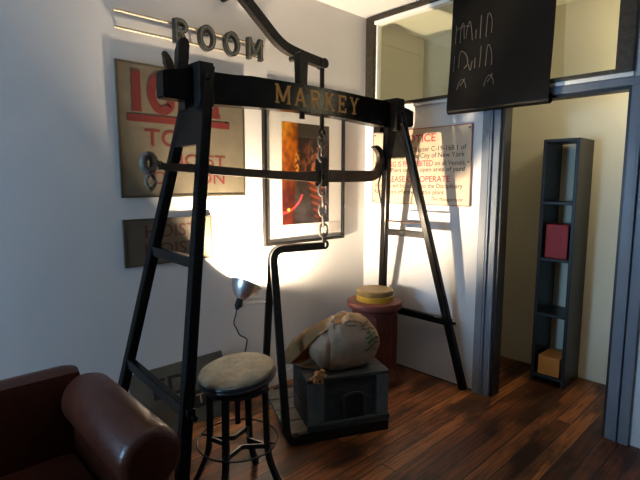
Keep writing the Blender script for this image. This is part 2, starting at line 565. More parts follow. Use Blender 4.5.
def letter(bm, ch, u0, u1, v0, v1, f, sw, d0=0.0, d1=0.0008):
    """stroke letter in the box; f(u, v, d)"""
    for si, (pl, k) in enumerate(LET[ch]):
        d1 += 0.00012
        pts = [(u0 + x*(u1-u0), v0 + y*(v1-v0)) for x, y in pl]
        w = sw * k / 2
        closed = (pts[0][0]-pts[-1][0])**2 + (pts[0][1]-pts[-1][1])**2 < 1e-10
        if closed:
            pts = pts[:-1]
        n = len(pts)
        Ls, Rs = [], []
        for i in range(n):
            if closed:
                a, b = pts[i-1], pts[(i+1) % n]
            else:
                a, b = pts[max(i-1, 0)], pts[min(i+1, n-1)]
            dx, dy = b[0]-a[0], b[1]-a[1]
            l = math.hypot(dx, dy) or 1
            nx, ny = -dy/l*w, dx/l*w
            Ls.append((pts[i][0]+nx, pts[i][1]+ny)); Rs.append((pts[i][0]-nx, pts[i][1]-ny))
        if closed:
            for i in range(n):
                j = (i+1) % n
                q = [bm.verts.new(V(f(*p, d))) for d in (d0, d1) for p in (Ls[i], Ls[j], Rs[j], Rs[i])]
                for face in ((0,1,2,3), (7,6,5,4), (0,4,5,1), (2,6,7,3)):
                    bm.faces.new([q[k2] for k2 in face])
        else:
            A = [[bm.verts.new(V(f(*p, d))) for p in Ls] for d in (d0, d1)]
            B = [[bm.verts.new(V(f(*p, d))) for p in Rs] for d in (d0, d1)]
            for i in range(n-1):
                bm.faces.new((A[0][i], A[0][i+1], B[0][i+1], B[0][i]))
                bm.faces.new((A[1][i], B[1][i], B[1][i+1], A[1][i+1]))
                bm.faces.new((A[0][i], A[1][i], A[1][i+1], A[0][i+1]))
                bm.faces.new((B[0][i], B[0][i+1], B[1][i+1], B[1][i]))
            bm.faces.new((A[0][0], B[0][0], B[1][0], A[1][0]))
            bm.faces.new((A[0][-1], A[1][-1], B[1][-1], B[0][-1]))

# =================================================================== THE SETTING
CZ = 2.735
bm = BM(); box(bm, (-5.3, -5.2, -0.06), (0.9, 0.1, 0.0)); struct('floor', bm, 'floor')
bm = BM(); box(bm, (-5.3, -5.2, CZ), (0.05, 0.1, CZ + 0.08)); struct('ceiling', bm, 'ceil')
bm = BM(); box(bm, (-5.3, 0.0, 0.0), (0.05, 0.1, CZ)); struct('wall_left', bm, 'paint')
# right wall with the clerestory window and the doorway cut out of it
WY0, WY1, WZ0, WZ1 = -0.02, -1.86, 2.03, 2.725
DY0, DY1, DZ = -1.15, -1.86, 1.965
bm = BM()
for lo, hi in (((0, DY0, 0), (0.09, 0, DZ)), ((0, -5.2, 0), (0.09, DY1, DZ)), ((0, -5.2, DZ), (0.09, 0, WZ0)),
               ((0, -5.2, WZ0), (0.09, WY1, WZ1)), ((0, WY0, WZ0), (0.09, 0, WZ1)), ((0, -5.2, WZ1), (0.09, 0, CZ))):
    box(bm, lo, hi)
struct('wall_right', bm, 'paint')
# hallway behind the right wall
bm = BM(); box(bm, (0.79, -5.2, 0), (0.86, 0.1, CZ)); struct('wall_hallway_back', bm, 'hall')
bm = BM(); box(bm, (0.05, 0.0, 0), (0.79, 0.08, CZ)); box(bm, (0.09, -0.006, 2.585), (0.79, 0.0, 2.615)); struct('wall_hallway_end', bm, 'hall')
bm = BM(); box(bm, (0.05, -5.2, CZ), (0.9, 0.1, CZ + 0.08)); struct('ceiling_hallway', bm, 'hallceil')
bm = BM(); box(bm, (-5.3, -0.014, 0.0), (-0.02, 0.0, 0.085), 0.003); struct('baseboard_left', bm, 'paint')
bm = BM(); box(bm, (-0.006, -1.03, 0.0), (0.0, 0.0, 0.008)); struct('floor_gap_line', bm, 'dark_frame')  # thin dark strip standing in for the shaded gap at the wall's foot

w1 = struct_root('window_1', (0, -0.95, WZ0))
bm = BM()
box(bm, (-0.035, WY0 - 0.078, WZ0), (0.06, WY0, WZ1), 0.006)
box(bm, (-0.035, WY1, WZ0), (0.06, WY1 + 0.085, WZ1), 0.006)
box(bm, (-0.035, WY1 + 0.085, WZ1 - 0.036), (0.06, WY0 - 0.078, WZ1), 0.006)
box(bm, (-0.035, WY1 + 0.085, WZ0), (0.06, WY0 - 0.078, WZ0 + 0.022), 0.004)
struct('window_frame', bm, 'dark_frame', w1)
bm = BM()
box(bm, (-0.026, WY1 + 0.085, WZ1 - 0.062), (0.05, WY0 - 0.078, WZ1 - 0.036), 0.003)
box(bm, (0.0, WY0 - 0.092, WZ0 + 0.022), (0.05, WY0 - 0.078, WZ1 - 0.062), 0.003)
struct('glazing_bead', bm, 'white_trim', w1)
bm = BM(); box(bm, (0.022, WY1 + 0.085, WZ0 + 0.022), (0.027, WY0 - 0.078, WZ1 - 0.062)); struct('window_pane', bm, 'wglass', w1)
bm = BM(); box(bm, (-0.02, WY1, WZ0 - 0.024), (0.0, -0.03, WZ0), 0.003); struct('window_sill', bm, 'white_trim', w1)

d1 = struct_root('door_1', (0, -1.5, 0))
bm = BM()
# moulded casing: flat face, groove, round bead, jamb
for y0, s in ((-1.032, -1), (DY1 - 0.115, 1)):
    def yy(a, b):
        p, q = y0 + s*a, y0 + s*b
        return min(p, q), max(p, q)
    for a, b, t in ((0, 0.052, 0.026), (0.058, 0.072, 0.034), (0.072, 0.118, 0.02)):
        lo, hi = yy(a, b)
        box(bm, (-t, lo, 0), (0.0, hi, DZ + 0.02), 0.004)
    lo, hi = yy(0.052, 0.058)
    box(bm, (-0.012, lo, 0), (0.0, hi, DZ + 0.02))
box(bm, (-0.024, DY1 - 0.115, DZ - 0.005), (0.0, DY0 + 0.118, DZ + 0.038), 0.004)
struct('door_casing', bm, 'gray_trim', d1)
bm = BM()
box(bm, (0.0, DY0 - 0.02, 0), (0.10, DY0, DZ)); box(bm, (0.0, DY1, 0), (0.10, DY1 + 0.02, DZ)); box(bm, (0.0, DY1 + 0.02, DZ - 0.02), (0.10, DY0 - 0.02, DZ))
struct('door_jamb', bm, 'shelf', d1)

# added hallway globe, out of view, put in to light the space behind the pane
hl = thing('added_hall_globe', (0.45, -2.12, CZ), 'added white globe light on the hallway ceiling, out of view, brightening the hallway', 'lamp')
bm = BM(); lathe(bm, [(0, 0), (0.06, 0), (0.06, -0.03), (0.03, -0.05), (0.0, -0.05)], (0.45, -2.12, CZ), seg=24); tube(bm, [(0.45, -2.12, CZ - 0.04), (0.45, -2.12, CZ - 0.40)], 0.006); obj('ceiling_plate', bm, 'white_trim', hl, True)
bm = BM(); ball(bm, (0.45, -2.12, CZ - 0.47), 0.09, 20); obj('globe', bm, 'hall_fill', hl, True)
# =================================================================== HOIST FRAME (gantry)
G = thing('hoist_gantry', (-1.05, -0.55, 0), 'tall black timber hoist gantry with a gold lettered crossbeam on two A-frame ends', 'gantry')
YF, YB = -0.54, -0.46
bm = BM()
low = [(-1.975, 1.826), (-1.74, 1.823), (-1.45, 1.836), (-1.17, 1.848), (-0.80, 1.842), (-0.42, 1.822), (-0.20, 1.832), (-0.095, 1.848)]
upp = [(-0.095, 1.956), (-0.20, 1.972), (-0.42, 1.990), (-0.80, 1.998), (-1.17, 1.996), (-1.50, 1.988), (-1.60, 1.978), (-1.86, 1.968), (-1.975, 1.945)]
prism(bm, low + upp, lambda u, v, d: (u, d, v), YF, YB)
bmesh.ops.bevel(bm, geom=bm.edges[:], offset=0.006, segments=2, affect='EDGES', clamp_overlap=True)
beam = obj('crossbeam', bm, 'timber', G)
bm = BM()
x = -1.352
for ch, w in zip('MARKEY', (0.108, 0.092, 0.084, 0.088, 0.076, 0.084)):
    letter(bm, ch, x, x + w, 1.874, 1.972, lambda u, v, d: (u, YF - 0.0008 - d, v), 0.0175)
    x += w + 0.0265
obj('lettering', bm, 'gold', beam, label='gold slab serif lettering')
def leg(top, foot, w=0.048):
    bm = BM()
    bar(bm, top, foot, w, w, up=(1, 0, 0), bev=0.007)
    # foot cut: small iron shoe
    return obj('leg', bm, 'timber', G)
RF = [((-0.335, -0.572, 1.995), (-0.037, -0.975, 0.004)), ((-0.335, -0.500, 1.995), (-0.037, -0.225, 0.004))]
LF = [((-1.77, -0.575, 1.985), (-2.205, -0.985, 0.004)), ((-1.765, -0.428, 1.985), (-2.15, -0.09, 0.004))]
def at_z(seg, z):
    a, b = V(seg[0]), V(seg[1])
    t = (z - a.z) / (b.z - a.z)
    return a + (b - a) * t
for sg in RF + LF:
    leg(*sg)
# rungs
def rung(sg, z, w, h, ext=0.0):
    a, b = at_z(sg[1], z), at_z(sg[0], z)
    d = (b - a).normalized()
    bm = BM()
    bar(bm, a, b + d * ext, w, h, bev=0.005)
    if ext:
        tube(bm, [b + d*(ext - 0.01), b + d*(ext + 0.03)], 0.011, 10)
    return obj('rung', bm, 'timber', G)
rung(RF, 1.09, 0.034, 0.046, 0.0)
rung(RF, 0.485, 0.034, 0.05, 0.03)
rung(LF, 1.105, 0.034, 0.05, 0.0)
rung(LF, 0.52, 0.034, 0.052, 0.055)
for sg, z in ((RF, 1.172),):
    a, b = at_z(sg[1], z), at_z(sg[0], z)
    bm = BM(); tube(bm, [a, b], 0.006, 8); obj('tie_rod', bm, 'rust', G, True)
# iron straps clasping the beam at both ends, spacer blocks below it
for x0, x1, zt in ((-0.375, -0.290, 1.998), (-1.832, -1.757, 1.985)):
    bm = BM()
    box(bm, (x0, YF - 0.062, 1.795), (x1, YF - 0.003, zt), 0.005)
    box(bm, (x0, YB + 0.003, 1.795), (x1, YB + 0.062, zt), 0.005)
    box(bm, (x0, YF - 0.062, zt - 0.006), (x1, YB + 0.062, zt + 0.012), 0.005)
    for zz in (1.84, 1.93):
        tube(bm, [((x0+x1)/2, YF - 0.085, zz), ((x0+x1)/2, YF - 0.06, zz)], 0.013, 6)
    obj('iron_strap', bm, 'iron', G)
for sg in (RF, LF):
    bm = BM()
    a, b = at_z(sg[1], 1.80), at_z(sg[0], 1.80)
    c, d = at_z(sg[1], 1.62), at_z(sg[0], 1.62)
    q = [bm.verts.new(p + Vector((dx, 0, 0))) for dx in (-0.022, 0.022) for p in (a, b, d, c)]
    for f_ in ((0,1,2,3), (7,6,5,4), (0,4,5,1), (1,5,6,2), (2,6,7,3), (3,7,4,0)):
        bm.faces.new([q[k] for k in f_])
    obj('spacer_block', bm, 'timber', G)
# forked bracket standing on the left end of the beam
bm = BM()
prism(bm, [(-1.900, 1.95), (-1.842, 1.95), (-1.838, 2.02), (-1.828, 2.085), (-1.838, 2.108), (-1.862, 2.112), (-1.880, 2.098), (-1.888, 2.05), (-1.892, 2.0)], lambda u, v, d: (u, d, v), -0.522, -0.482)
bmesh.ops.bevel(bm, geom=bm.edges[:], offset=0.006, segments=2, affect='EDGES', clamp_overlap=True)
obj('bracket', bm, 'iron', G, True)
bm = BM()
prism(bm, [(-1.902, 1.95), (-1.908, 1.985), (-1.922, 2.015), (-1.945, 2.036), (-1.960, 2.030), (-1.958, 2.012), (-1.948, 1.985), (-1.942, 1.95)], lambda u, v, d: (u, d, v), -0.515, -0.49)
bmesh.ops.bevel(bm, geom=bm.edges[:], offset=0.005, segments=2, affect='EDGES', clamp_overlap=True)
obj('bracket_tongue', bm, 'rust', G, True, label='rust brown curved tongue')
# pivot post of the hand lever
bm = BM()
prism(bm, [(-1.163, 2.165), (-1.15, 2.18), (-1.112, 2.18), (-1.098, 2.165), (-1.108, 1.985), (-1.155, 1.985)], lambda u, v, d: (u, d, v), -0.525, -0.475)
post = obj('pivot_post', bm, 'iron', G)
bm = BM()
tube(bm, [(-1.125, -0.50, 1.86), (-1.125, -0.50, 1.812)], 0.017, 10)
obj('nut', bm, 'iron', post)
# thin wire hanging from the beam beside the far A-frame
bm = BM()
tube(bm, smooth_path([(-0.315, -0.455, 1.585), (-0.335, -0.455, 1.53), (-0.365, -0.45, 1.46), (-0.37, -0.45, 1.42), (-0.335, -0.44, 1.34), (-0.300, -0.43, 1.25), (-0.295, -0.42, 1.18)], 6), 0.006, 8)
obj('wire_loop', bm, 'iron', G, True)

# =================================================================== HAND LEVER with its rod
HL = thing('hand_lever', (-1.125, -0.445, 2.17), 'long bent black iron hand lever pivoting on the post above the crossbeam', 'lever')
YL = -0.435
bm = BM()
path = fillet([(-0.905, YL, 2.165), (-1.06, YL, 2.18), (-1.22, YL, 2.205), (-1.46, YL, 2.392), (-1.60, YL, 2.50), (-1.70, YL, 2.545)], 0.10, 6)
strip(bm, path, 0.040, 0.054, (0, 1, 0))
lev = obj('lever_arm', bm, 'iron', HL)
bm = BM()
tube(bm, [(-1.128, -0.515, 2.158), (-1.128, YL + 0.03, 2.158)], 0.016, 12)
obj('pivot_pin', bm, 'iron', HL, True)
bm = BM()
tube(bm, [(-0.905, YL - 0.028, 2.165), (-0.905, YL + 0.028, 2.165)], 0.03, 14)
obj('pivot_pin', bm, 'iron', HL, True)
bm = BM()
tube(bm, [(-0.905, YL, 2.15), (-0.905, YL, 1.775)], 0.0145, 10)
ringp = [(-0.905 + 0.022*math.cos(t*PI/8), YL, 1.752 + 0.027*math.sin(t*PI/8)) for t in range(16)]
tube(bm, ringp, 0.0075, 8, closed=True)
obj('connecting_rod', bm, 'iron', HL, True)

# =================================================================== STEELYARD LEVER with hook and raised name
ST = thing('hook_lever', (-0.905, YL, 1.50), 'horizontal black iron lever ending in an upturned hook beside the far A-frame', 'lever')
bm = BM()
pts_l = [(-1.96, 1.509), (-1.75, 1.494), (-1.5, 1.481), (-1.09, 1.461), (-0.94, 1.452), (-0.70, 1.452), (-0.50, 1.456), (-0.40, 1.468), (-0.335, 1.51), (-0.308, 1.57), (-0.312, 1.64), (-0.345, 1.69), (-0.395, 1.706), (-0.425, 1.690)]
pts_u = [(-0.405, 1.683), (-0.372, 1.655), (-0.36, 1.61), (-0.372, 1.565), (-0.41, 1.535), (-0.50, 1.53), (-0.70, 1.528), (-0.86, 1.53), (-0.94, 1.522), (-1.09, 1.512), (-1.5, 1.523), (-1.75, 1.538), (-1.96, 1.540)]
def sp2(pl, n=4):
    return [(p.x, p.y) for p in smooth_path([(a, b, 0) for a, b in pl], n)]
hookpoly = pts_l[:6] + sp2(pts_l[6:], 4) + sp2(pts_u[:6], 4) + pts_u[6:]
prism(bm, hookpoly, lambda u, v, d: (u, d, v), YL - 0.016, YL + 0.016)
hk = obj('lever_bar', bm, 'brown_iron', ST)
bm = BM()
x = -0.775
for ch in 'MARKEY':
    letter(bm, ch, x, x + 0.046, 1.468, 1.513, lambda u, v, d: (u, YL - 0.0165 - d, v), 0.0085)
    x += 0.0535
obj('lettering', bm, 'gold_dark', hk, label='dull raised serif lettering')
bm = BM()   # clevis at the fulcrum
for dy in (-0.03, 0.024):
    box(bm, (-0.935, YL + dy, 1.425), (-0.877, YL + dy + 0.006, 1.595), 0.002)
tube(bm, [(-0.905, YL - 0.04, 1.49), (-0.905, YL + 0.04, 1.49)], 0.014, 12)
tube(bm, [(-0.905, YL - 0.03, 1.595), (-0.905, YL + 0.03, 1.595)], 0.012, 12)
obj('clevis', bm, 'iron', ST)
bm = BM()   # rusty end: ragged eye with hanging shackle
for k in range(9):
    ball(bm, (-1.95 - 0.006*k, YL, 1.535 + 0.004*math.sin(k*2.1)), 0.012, 8)
ringp = [(-2.012 + 0.026*math.cos(t*PI/10), YL, 1.538 + 0.036*math.sin(t*PI/10)) for t in range(20)]
tube(bm, ringp, 0.019, 10, closed=True)
obj('end_ring', bm, 'grey_rust', ST, True)
bm = BM()
ringp = [(-2.005 + 0.022*math.cos(t*PI/8), YL + 0.005*math.sin(t), 1.452 + 0.034*math.sin(t*PI/8)) for t in range(16)]
tube(bm, ringp, 0.0085, 8, closed=True)
obj('shackle', bm, 'grey_rust', ST, True)

# =================================================================== CHAINS
def chain(name, zs, x0, label, r=0.0075, L=0.034, Wd=0.02, xdrift=0.0):
    t = thing(name, (x0, YL, zs[0]), label, 'chain')
    for i, z in enumerate(zs):
        bm = BM()
        pts = []
        for k in range(20):
            a = 2*PI*k/20
            u = Wd * math.cos(a)
            v = L * math.copysign(abs(math.sin(a))**0.8, math.sin(a)) 
            ang = -0.72 if i % 2 == 0 else -0.72 + PI/2
            pts.append((x0 + xdrift*i + u*math.cos(ang), YL + u*math.sin(ang), z + v))
        tube(bm, pts, r, 8, closed=True)
        obj('link', bm, 'chain', t, True)
    return t
chain('chain', [1.705, 1.655, 1.615], -0.905, 'short chain between the connecting rod and the hook lever', 0.008, 0.036, 0.02)
chain('chain', [1.405, 1.341, 1.277, 1.213, 1.149, 1.087], -0.897, 'long steel chain dangling below the hook lever to the hung platform', 0.0085, 0.0395, 0.024, 0.0018)

# =================================================================== HUNG PLATFORM
E1 = Vector((0.906, -0.423, 0)); E2 = Vector((0.423, 0.906, 0)); EZ = Vector((0, 0, 1))
PC0 = Vector((-1.41, -0.69, 0))          # front left corner on the floor
def pf(u, v, z):
    return PC0 + E1*u + E2*v + EZ*z
PL = thing('weighing_platform', pf(0.31, 0.32, 0), 'dark plank weighing platform hung from bent iron bars, under the crate', 'platform')
for k in range(4):
    bm = BM()
    v0 = 0.03 + k*0.148
    obox(bm, pf(0.31, v0 + 0.07, 0.048), E1*0.30, E2*0.069, EZ*0.012, 0.003)
    obj('plank', bm, 'plank', PL)
bm = BM()
for v in (0.012, 0.628):
    obox(bm, pf(0.345, v, 0.032), E1*0.275, E2*0.012, EZ*0.030, 0.004)
for u in (0.035, 0.612):
    obox(bm, pf(u, 0.32, 0.022), E1*0.010, E2*0.30, EZ*0.018, 0.003)
obj('rim', bm, 'iron', PL)
EYE = Vector((-0.895, YL, 1.052))
BEND = Vector((-1.285, -0.415, 1.062))
for vv, nm in ((0.012, 'f'), (0.628, 'b')):
    foot = pf(0.006, vv, 0.035)
    off = (E2 * (-0.017 if nm == 'f' else 0.017))
    bm = BM()
    pth = fillet([EYE + off*0.7, BEND + off, foot - EZ*0.012, pf(0.16, vv, 0.022)], 0.075, 8)
    strip(bm, pth, 0.028, 0.042, E2)
    obj('hanger_bar', bm, 'iron', PL)
bm = BM()
ringp = [EYE + Vector((0.022 + 0.022*math.cos(t*PI/8), 0, 0.003 + 0.022*math.sin(t*PI/8))) for t in range(16)]
tube(bm, ringp, 0.009, 8, closed=True)
obj('hanger_eye', bm, 'iron', PL, True)

# =================================================================== CRATE
CC0 = Vector((-1.283, -0.722, 0.061))
def cf(u, v, z):
    return CC0 + E1*u + E2*v + EZ*z
CR = thing('wooden_crate', cf(0.25, 0.17, 0), 'weathered blue-grey wooden crate with an arched front panel standing on the platform', 'crate')
CW, CD, CH = 0.495, 0.335, 0.275
bm = BM()
obox(bm, cf(CW/2, 0.012 + 0.008, CH/2 + 0.005), E1*(CW/2 - 0.006), E2*0.010, EZ*(CH/2 - 0.005), 0.002)
obox(bm, cf(CW/2, CD - 0.012, CH/2 + 0.005), E1*(CW/2 - 0.006), E2*0.010, EZ*(CH/2 - 0.005), 0.002)
obox(bm, cf(CW/2, CD/2, 0.012), E1*(CW/2 - 0.01), E2*(CD/2 - 0.03), EZ*0.01)
obj('front_board', bm, 'crate', CR)
for u in (0.012, CW - 0.012):
    bm = BM()
    for k in range(3):
        obox(bm, cf(u, CD/2, 0.048 + 0.088*k), E1*0.010, E2*(CD/2 - 0.022), EZ*0.0425, 0.003)
    obj('side_board', bm, 'crate_side', CR)
for u in (0.048, CW - 0.038):
    bm = BM()
    hw = 0.048 if u < 0.2 else 0.038
    obox(bm, cf(u, 0.004, CH/2 + 0.004), E1*hw, E2*0.009, EZ*(CH/2 - 0.006), 0.003)
    for z in (0.03, 0.06, 0.22, 0.25):
        tube(bm, [cf(u, -0.007, z), cf(u, 0.0, z)], 0.004, 6)
    obj('corner_batten', bm, 'batten', CR)
bm = BM()
obox(bm, cf(CW/2, -0.006, 0.018), E1*(CW/2 + 0.004), E2*0.014, EZ*0.018, 0.005)
obj('bottom_moulding', bm, 'crate', CR)
bm = BM()   # arched panel: outline bead and inner board
ax0, ax1 = 0.215, 0.345
arch = [(ax0, 0.038), (ax0, 0.155)] + [((ax0+ax1)/2 + (ax1-ax0)/2*math.cos(PI - PI*i/10), 0.155 + 0.030*math.sin(PI*i/10)) for i in range(1, 10)] + [(ax1, 0.155), (ax1, 0.038)]
strip(bm, [cf(u, 0.004, z) for u, z in arch], 0.012, 0.016, E2)
obj('arch_moulding', bm, 'crate', CR)
bm = BM()
prism(bm, arch, lambda u, v, d: cf(u, d, v), 0.004, 0.009)
obj('arch_panel', bm, 'shelf', CR)
for k in range(3):
    bm = BM()
    obox(bm, cf(CW/2, 0.05 + 0.113*k, CH + 0.012), E1*(CW/2 + 0.006), E2*0.0545, EZ*0.011, 0.003)
    obj('lid_board', bm, 'crate', CR)

# =================================================================== BURLAP SACK
SK = thing('burlap_sack', cf(0.25, 0.19, CH + 0.024), 'full burlap sack with faded print slumped on top of the crate', 'sack')
LZ = CH + 0.0245
SC = cf(0.282, 0.158, LZ)
def interp(t, xs, ys):
    if t <= xs[0]: return ys[0]
    for i in range(len(xs) - 1):
        if t <= xs[i+1]:
            k = (t - xs[i])/(xs[i+1] - xs[i]); k = k*k*(3 - 2*k)
            return ys[i] + (ys[i+1] - ys[i])*k
    return ys[-1]
def sack(th, ph):
    """th: -pi/2..pi/2 elevation, ph azimuth; crate-lid coordinates"""
    ct, st_ = math.cos(th), math.sin(th)
    def sg(v, e):
        return math.copysign(abs(v)**e, v)
    ee = 0.52 if th > 0 else 0.40
    x = 0.205 * sg(ct, ee) * sg(math.cos(ph), 0.55)
    y = 0.142 * sg(ct, ee) * sg(math.sin(ph), 0.64)
    y += 0.10*(x + 0.05)                       # lies slightly askew on the lid
    z = 0.150 + 0.150 * sg(st_, 0.72)
    z *= interp(x, [-0.20, -0.15, -0.08, 0.02, 0.10, 0.17, 0.205], [0.74, 0.84, 0.95, 1.03, 0.99, 0.90, 0.80])
    # leaning bulge to the right at mid height, pulled in at the foot
    hz = z/0.30
    x *= 0.93 + 0.13*math.sin(PI*min(1, max(0, hz)))
    # gather on the left top: a puckered hollow with folds radiating from it
    gx, gy = -0.060, -0.055
    d = math.hypot(x - gx, y - gy)
    a = math.atan2(y - gy, x - gx)
    up = max(0, st_)
    z -= 0.040*math.exp(-(d/0.026)**2)*up
    z += 0.016*math.exp(-((d - 0.055)/0.022)**2)*up
    w = 0.008*math.sin(a*7 + 1.5*math.sin(d*34))*math.exp(-((d - 0.09)/0.06)**2)
    fold = -0.018*math.exp(-((x + 0.150)/0.010)**2) + 0.010*math.exp(-((x + 0.168)/0.012)**2)
    fold *= (1 if y < 0 else 0.1)
    p = Vector((x, y, z))
    cr_ = abs(noise.noise(Vector((x*16 + z*9, y*16, z*7))))
    n_ = noise.noise(p*8)*0.014 + noise.noise(p*19)*0.005 + noise.noise(Vector((x*14, y*14, z*38)))*0.004 - 0.005*max(0, 0.25 - cr_)/0.25
    rad = Vector((x, y*1.3, 0))
    if rad.length > 1e-5:
        rad.normalize()
    p += rad*(n_ + 0.6*w + fold)*ct
    p.z = max(0.0, p.z + (n_ + w)*up)
    return SC + E1*p.x + E2*p.y + EZ*p.z
bm = BM()
NT, NP = 40, 80
rows = []
for i in range(NT + 1):
    th = -PI/2 + PI*i/NT
    if i in (0, NT):
        rows.append([bm.verts.new(sack(th, 0))])
    else:
        rows.append([bm.verts.new(sack(th, 2*PI*k/NP)) for k in range(NP)])
for A, B in zip(rows, rows[1:]):
    for k in range(NP):
        k2 = (k+1) % NP
        if len(A) == 1: bm.faces.new((A[0], B[k], B[k2]))
        elif len(B) == 1: bm.faces.new((A[k], B[0], A[k2]))
        else: bm.faces.new((A[k], B[k], B[k2], A[k2]))
obj('sack_body', bm, 'burlap', SK, True)
# loose open mouth of the sack draped over the back left of the crate
bm = BM()
SECT = []      # open end of the bag: upper front edge, ridge, foot of the back, lower lip on the lid
for F, R_, B_, L_ in (((.215, .085, .275), (.300, .20, .305), (.27, .325, .12), (.17, .10, .012)),
                      ((.120, .085, .228), (.150, .20, .270), (.13, .335, .07), (.10, .115, .008)),
                      ((.040, .135, .150), (.045, .225, .205), (.03, .335, .03), (.02, .165, .008)),
                      ((-.015, .195, .075), (-.018, .265, .115), (-.03, .335, .012), (-.012, .225, .006)),
                      ((-.062, .262, .004), (-.066, .295, .024), (-.058, .325, .006), (-.045, .265, .004))):
    SECT.append([Vector(F), Vector(R_), Vector(B_), Vector(L_)])
cols = [smooth_path([sec[k] for sec in SECT], 7) for k in range(4)]
NU_ = len(cols[0]) - 1
def flap(u, v):
    i = min(int(round(u*NU_)), NU_)
    pr_ = smooth_path([cols[k][i] for k in range(4)], 6)
    q = v*(len(pr_) - 1); j = min(int(q), len(pr_) - 2)
    p = pr_[j].lerp(pr_[j+1], q - j)
    e = min(1, u*2.5)*(1 - max(0, v - 0.55)*2) if v < 1 else 0
    e = max(0, e)
    p = p + Vector((0, 0, 1))*e*0.017*math.cos(v*PI*8 + u*3) + Vector((-1, 0, 0))*e*0.011*math.cos(v*PI*9 + u*3)
    p = p + Vector((noise.noise(p*20), noise.noise(p*20 + Vector((5, 0, 0))), noise.noise(p*20 + Vector((0, 7, 0)))))*0.007*(1 - 0.7*v)
    return cf(p.x, p.y, LZ + max(0.003, p.z))
g = grid(bm, NU_, 36, flap)
bmesh.ops.solidify(bm, geom=bm.faces[:], thickness=0.005)
obj('sack_mouth', bm, 'burlap2', SK, True, label='loose brown open end of the sack')
bm = BM()   # knotted corner hanging at the front left edge
K0 = cf(0.052, -0.006, CH + 0.050)
random.seed(3)
for k in range(8):
    a = -2.6 + k*0.55 + random.uniform(-.2, .2)
    ln = random.uniform(0.035, 0.062)
    e = K0 + E1*(ln*math.cos(a)) - E2*random.uniform(0.004, 0.02) + EZ*(ln*0.8*math.sin(a) - 0.004)
    m_ = K0.lerp(e, 0.55) + EZ*0.010 - E2*0.008
    pp = smooth_path([K0 + EZ*0.012 + E2*0.02, K0 + EZ*0.006, m_, e], 4)
    tube(bm, pp, [0.010 + 0.003*math.sin(i_*1.3 + k) for i_ in range(len(pp) - 1)] + [0.004], 8, flat=(1, 0.45))
obj('tied_corner', bm, 'burlap2', SK, True, label='tan twisted tied corner of the sack')
def on_sack(th, ph, lift=0.003):
    p = sack(th, ph)
    a = sack(th + 0.02, ph) - sack(th - 0.02, ph)
    b = sack(th, ph + 0.02) - sack(th, ph - 0.02)
    n = b.cross(a)
    n.normalize()
    if n.dot(p - (SC + EZ*0.12)) < 0: n = -n
    return p + n*lift, n
def sack_stroke(bm, pts, w):
    """flat stroke lying on the sack, pts = (th, ph)"""
    P = []
    for (a, b), (c, d) in zip(pts, pts[1:]):
        for k in range(4):
            P.append((a + (c-a)*k/4, b + (d-b)*k/4))
    P.append(pts[-1])
    Q = [on_sack(*p) for p in P]
    vs = []
    for i, (p, n) in enumerate(Q):
        t = (Q[min(i+1, len(Q)-1)][0] - Q[max(i-1, 0)][0]).normalized()
        s = t.cross(n).normalized()*w/2
        vs.append((bm.verts.new(p - s), bm.verts.new(p + s)))
    for A, B in zip(vs, vs[1:]):
        bm.faces.new((A[0], A[1], B[1], B[0]))
bm = BM()
for s_ in ([(.70, -1.55), (.95, -1.70), (.98, -1.35), (.82, -1.20), (.70, -1.45)], [(.78, -1.1), (1.0, -1.0), (1.04, -.55), (.80, -.8)], [(.62, -1.2), (.66, -.75)], [(.58, -1.45), (.56, -1.2)], [(.92, -2.1), (1.06, -2.2), (1.1, -1.8)]):
    sack_stroke(bm, s_, 0.009)
obj('faded_print', bm, 'sackink', SK, label='dark faded printed marks')
bm = BM()
for k in range(4):
    t0 = -0.12 + 0.15*k
    sack_stroke(bm, [(t0, -1.42 + 0.05*(k % 2)), (t0 + 0.05, -1.30), (t0 + 0.13, -1.20)], 0.014 + 0.004*(k % 2))
    sack_stroke(bm, [(t0 + 0.02, -1.14), (t0 + 0.05, -1.04), (t0 + 0.02, -0.95)], 0.016 - 0.004*(k % 2))
obj('green_print', bm, 'green', SK, label='green stencilled print')

# =================================================================== DRUM and ROUND BOX
DR = thing('fluted_drum', (-0.33, -0.40, 0), 'red-brown fluted iron drum with a wide flanged top in the corner behind the crate', 'drum')
bm = BM()
lathe(bm, [(0, 0.055), (0.163, 0.055), (0.163, 0.50), (0, 0.50)], (-0.33, -0.40, 0), seg=144, mod=lambda th, h: 1 + 0.035*max(0, math.cos(th*18))**3)
obj('drum_body', bm, 'drum', DR, True)
bm = BM()
lathe(bm, [(0, 0), (0.198, 0), (0.20, 0.02), (0.19, 0.05), (0.178, 0.062), (0.168, 0.10), (0.16, 0.11), (0, 0.11)], (-0.33, -0.40, 0), seg=56)
obj('base_ring', bm, 'drum', DR, True)
bm = BM()
lathe(bm, [(0, 0.50), (0.168, 0.50), (0.172, 0.535), (0.196, 0.545), (0.202, 0.552), (0.202, 0.587), (0.197, 0.594), (0, 0.594)], (-0.33, -0.40, 0), seg=56)
obj('top_flange', bm, 'drum_top', DR, True)
RB = thing('round_box', (-0.325, -0.395, 0.594), 'round tan box with a yellow band standing on the red-brown drum', 'box')
bm = BM()
lathe(bm, [(0, 0.0), (0.134, 0.0), (0.136, 0.004), (0.136, 0.037), (0.131, 0.041), (0, 0.041)], (-0.325, -0.395, 0.594), seg=48)
obj('yellow_band', bm, 'yellow', RB, True)
bm = BM()
lathe(bm, [(0, 0.041), (0.131, 0.041), (0.133, 0.045), (0.133, 0.077), (0.126, 0.082), (0.119, 0.080), (0, 0.080)], (-0.325, -0.395, 0.594), seg=48)
obj('lid', bm, 'tan', RB, True)

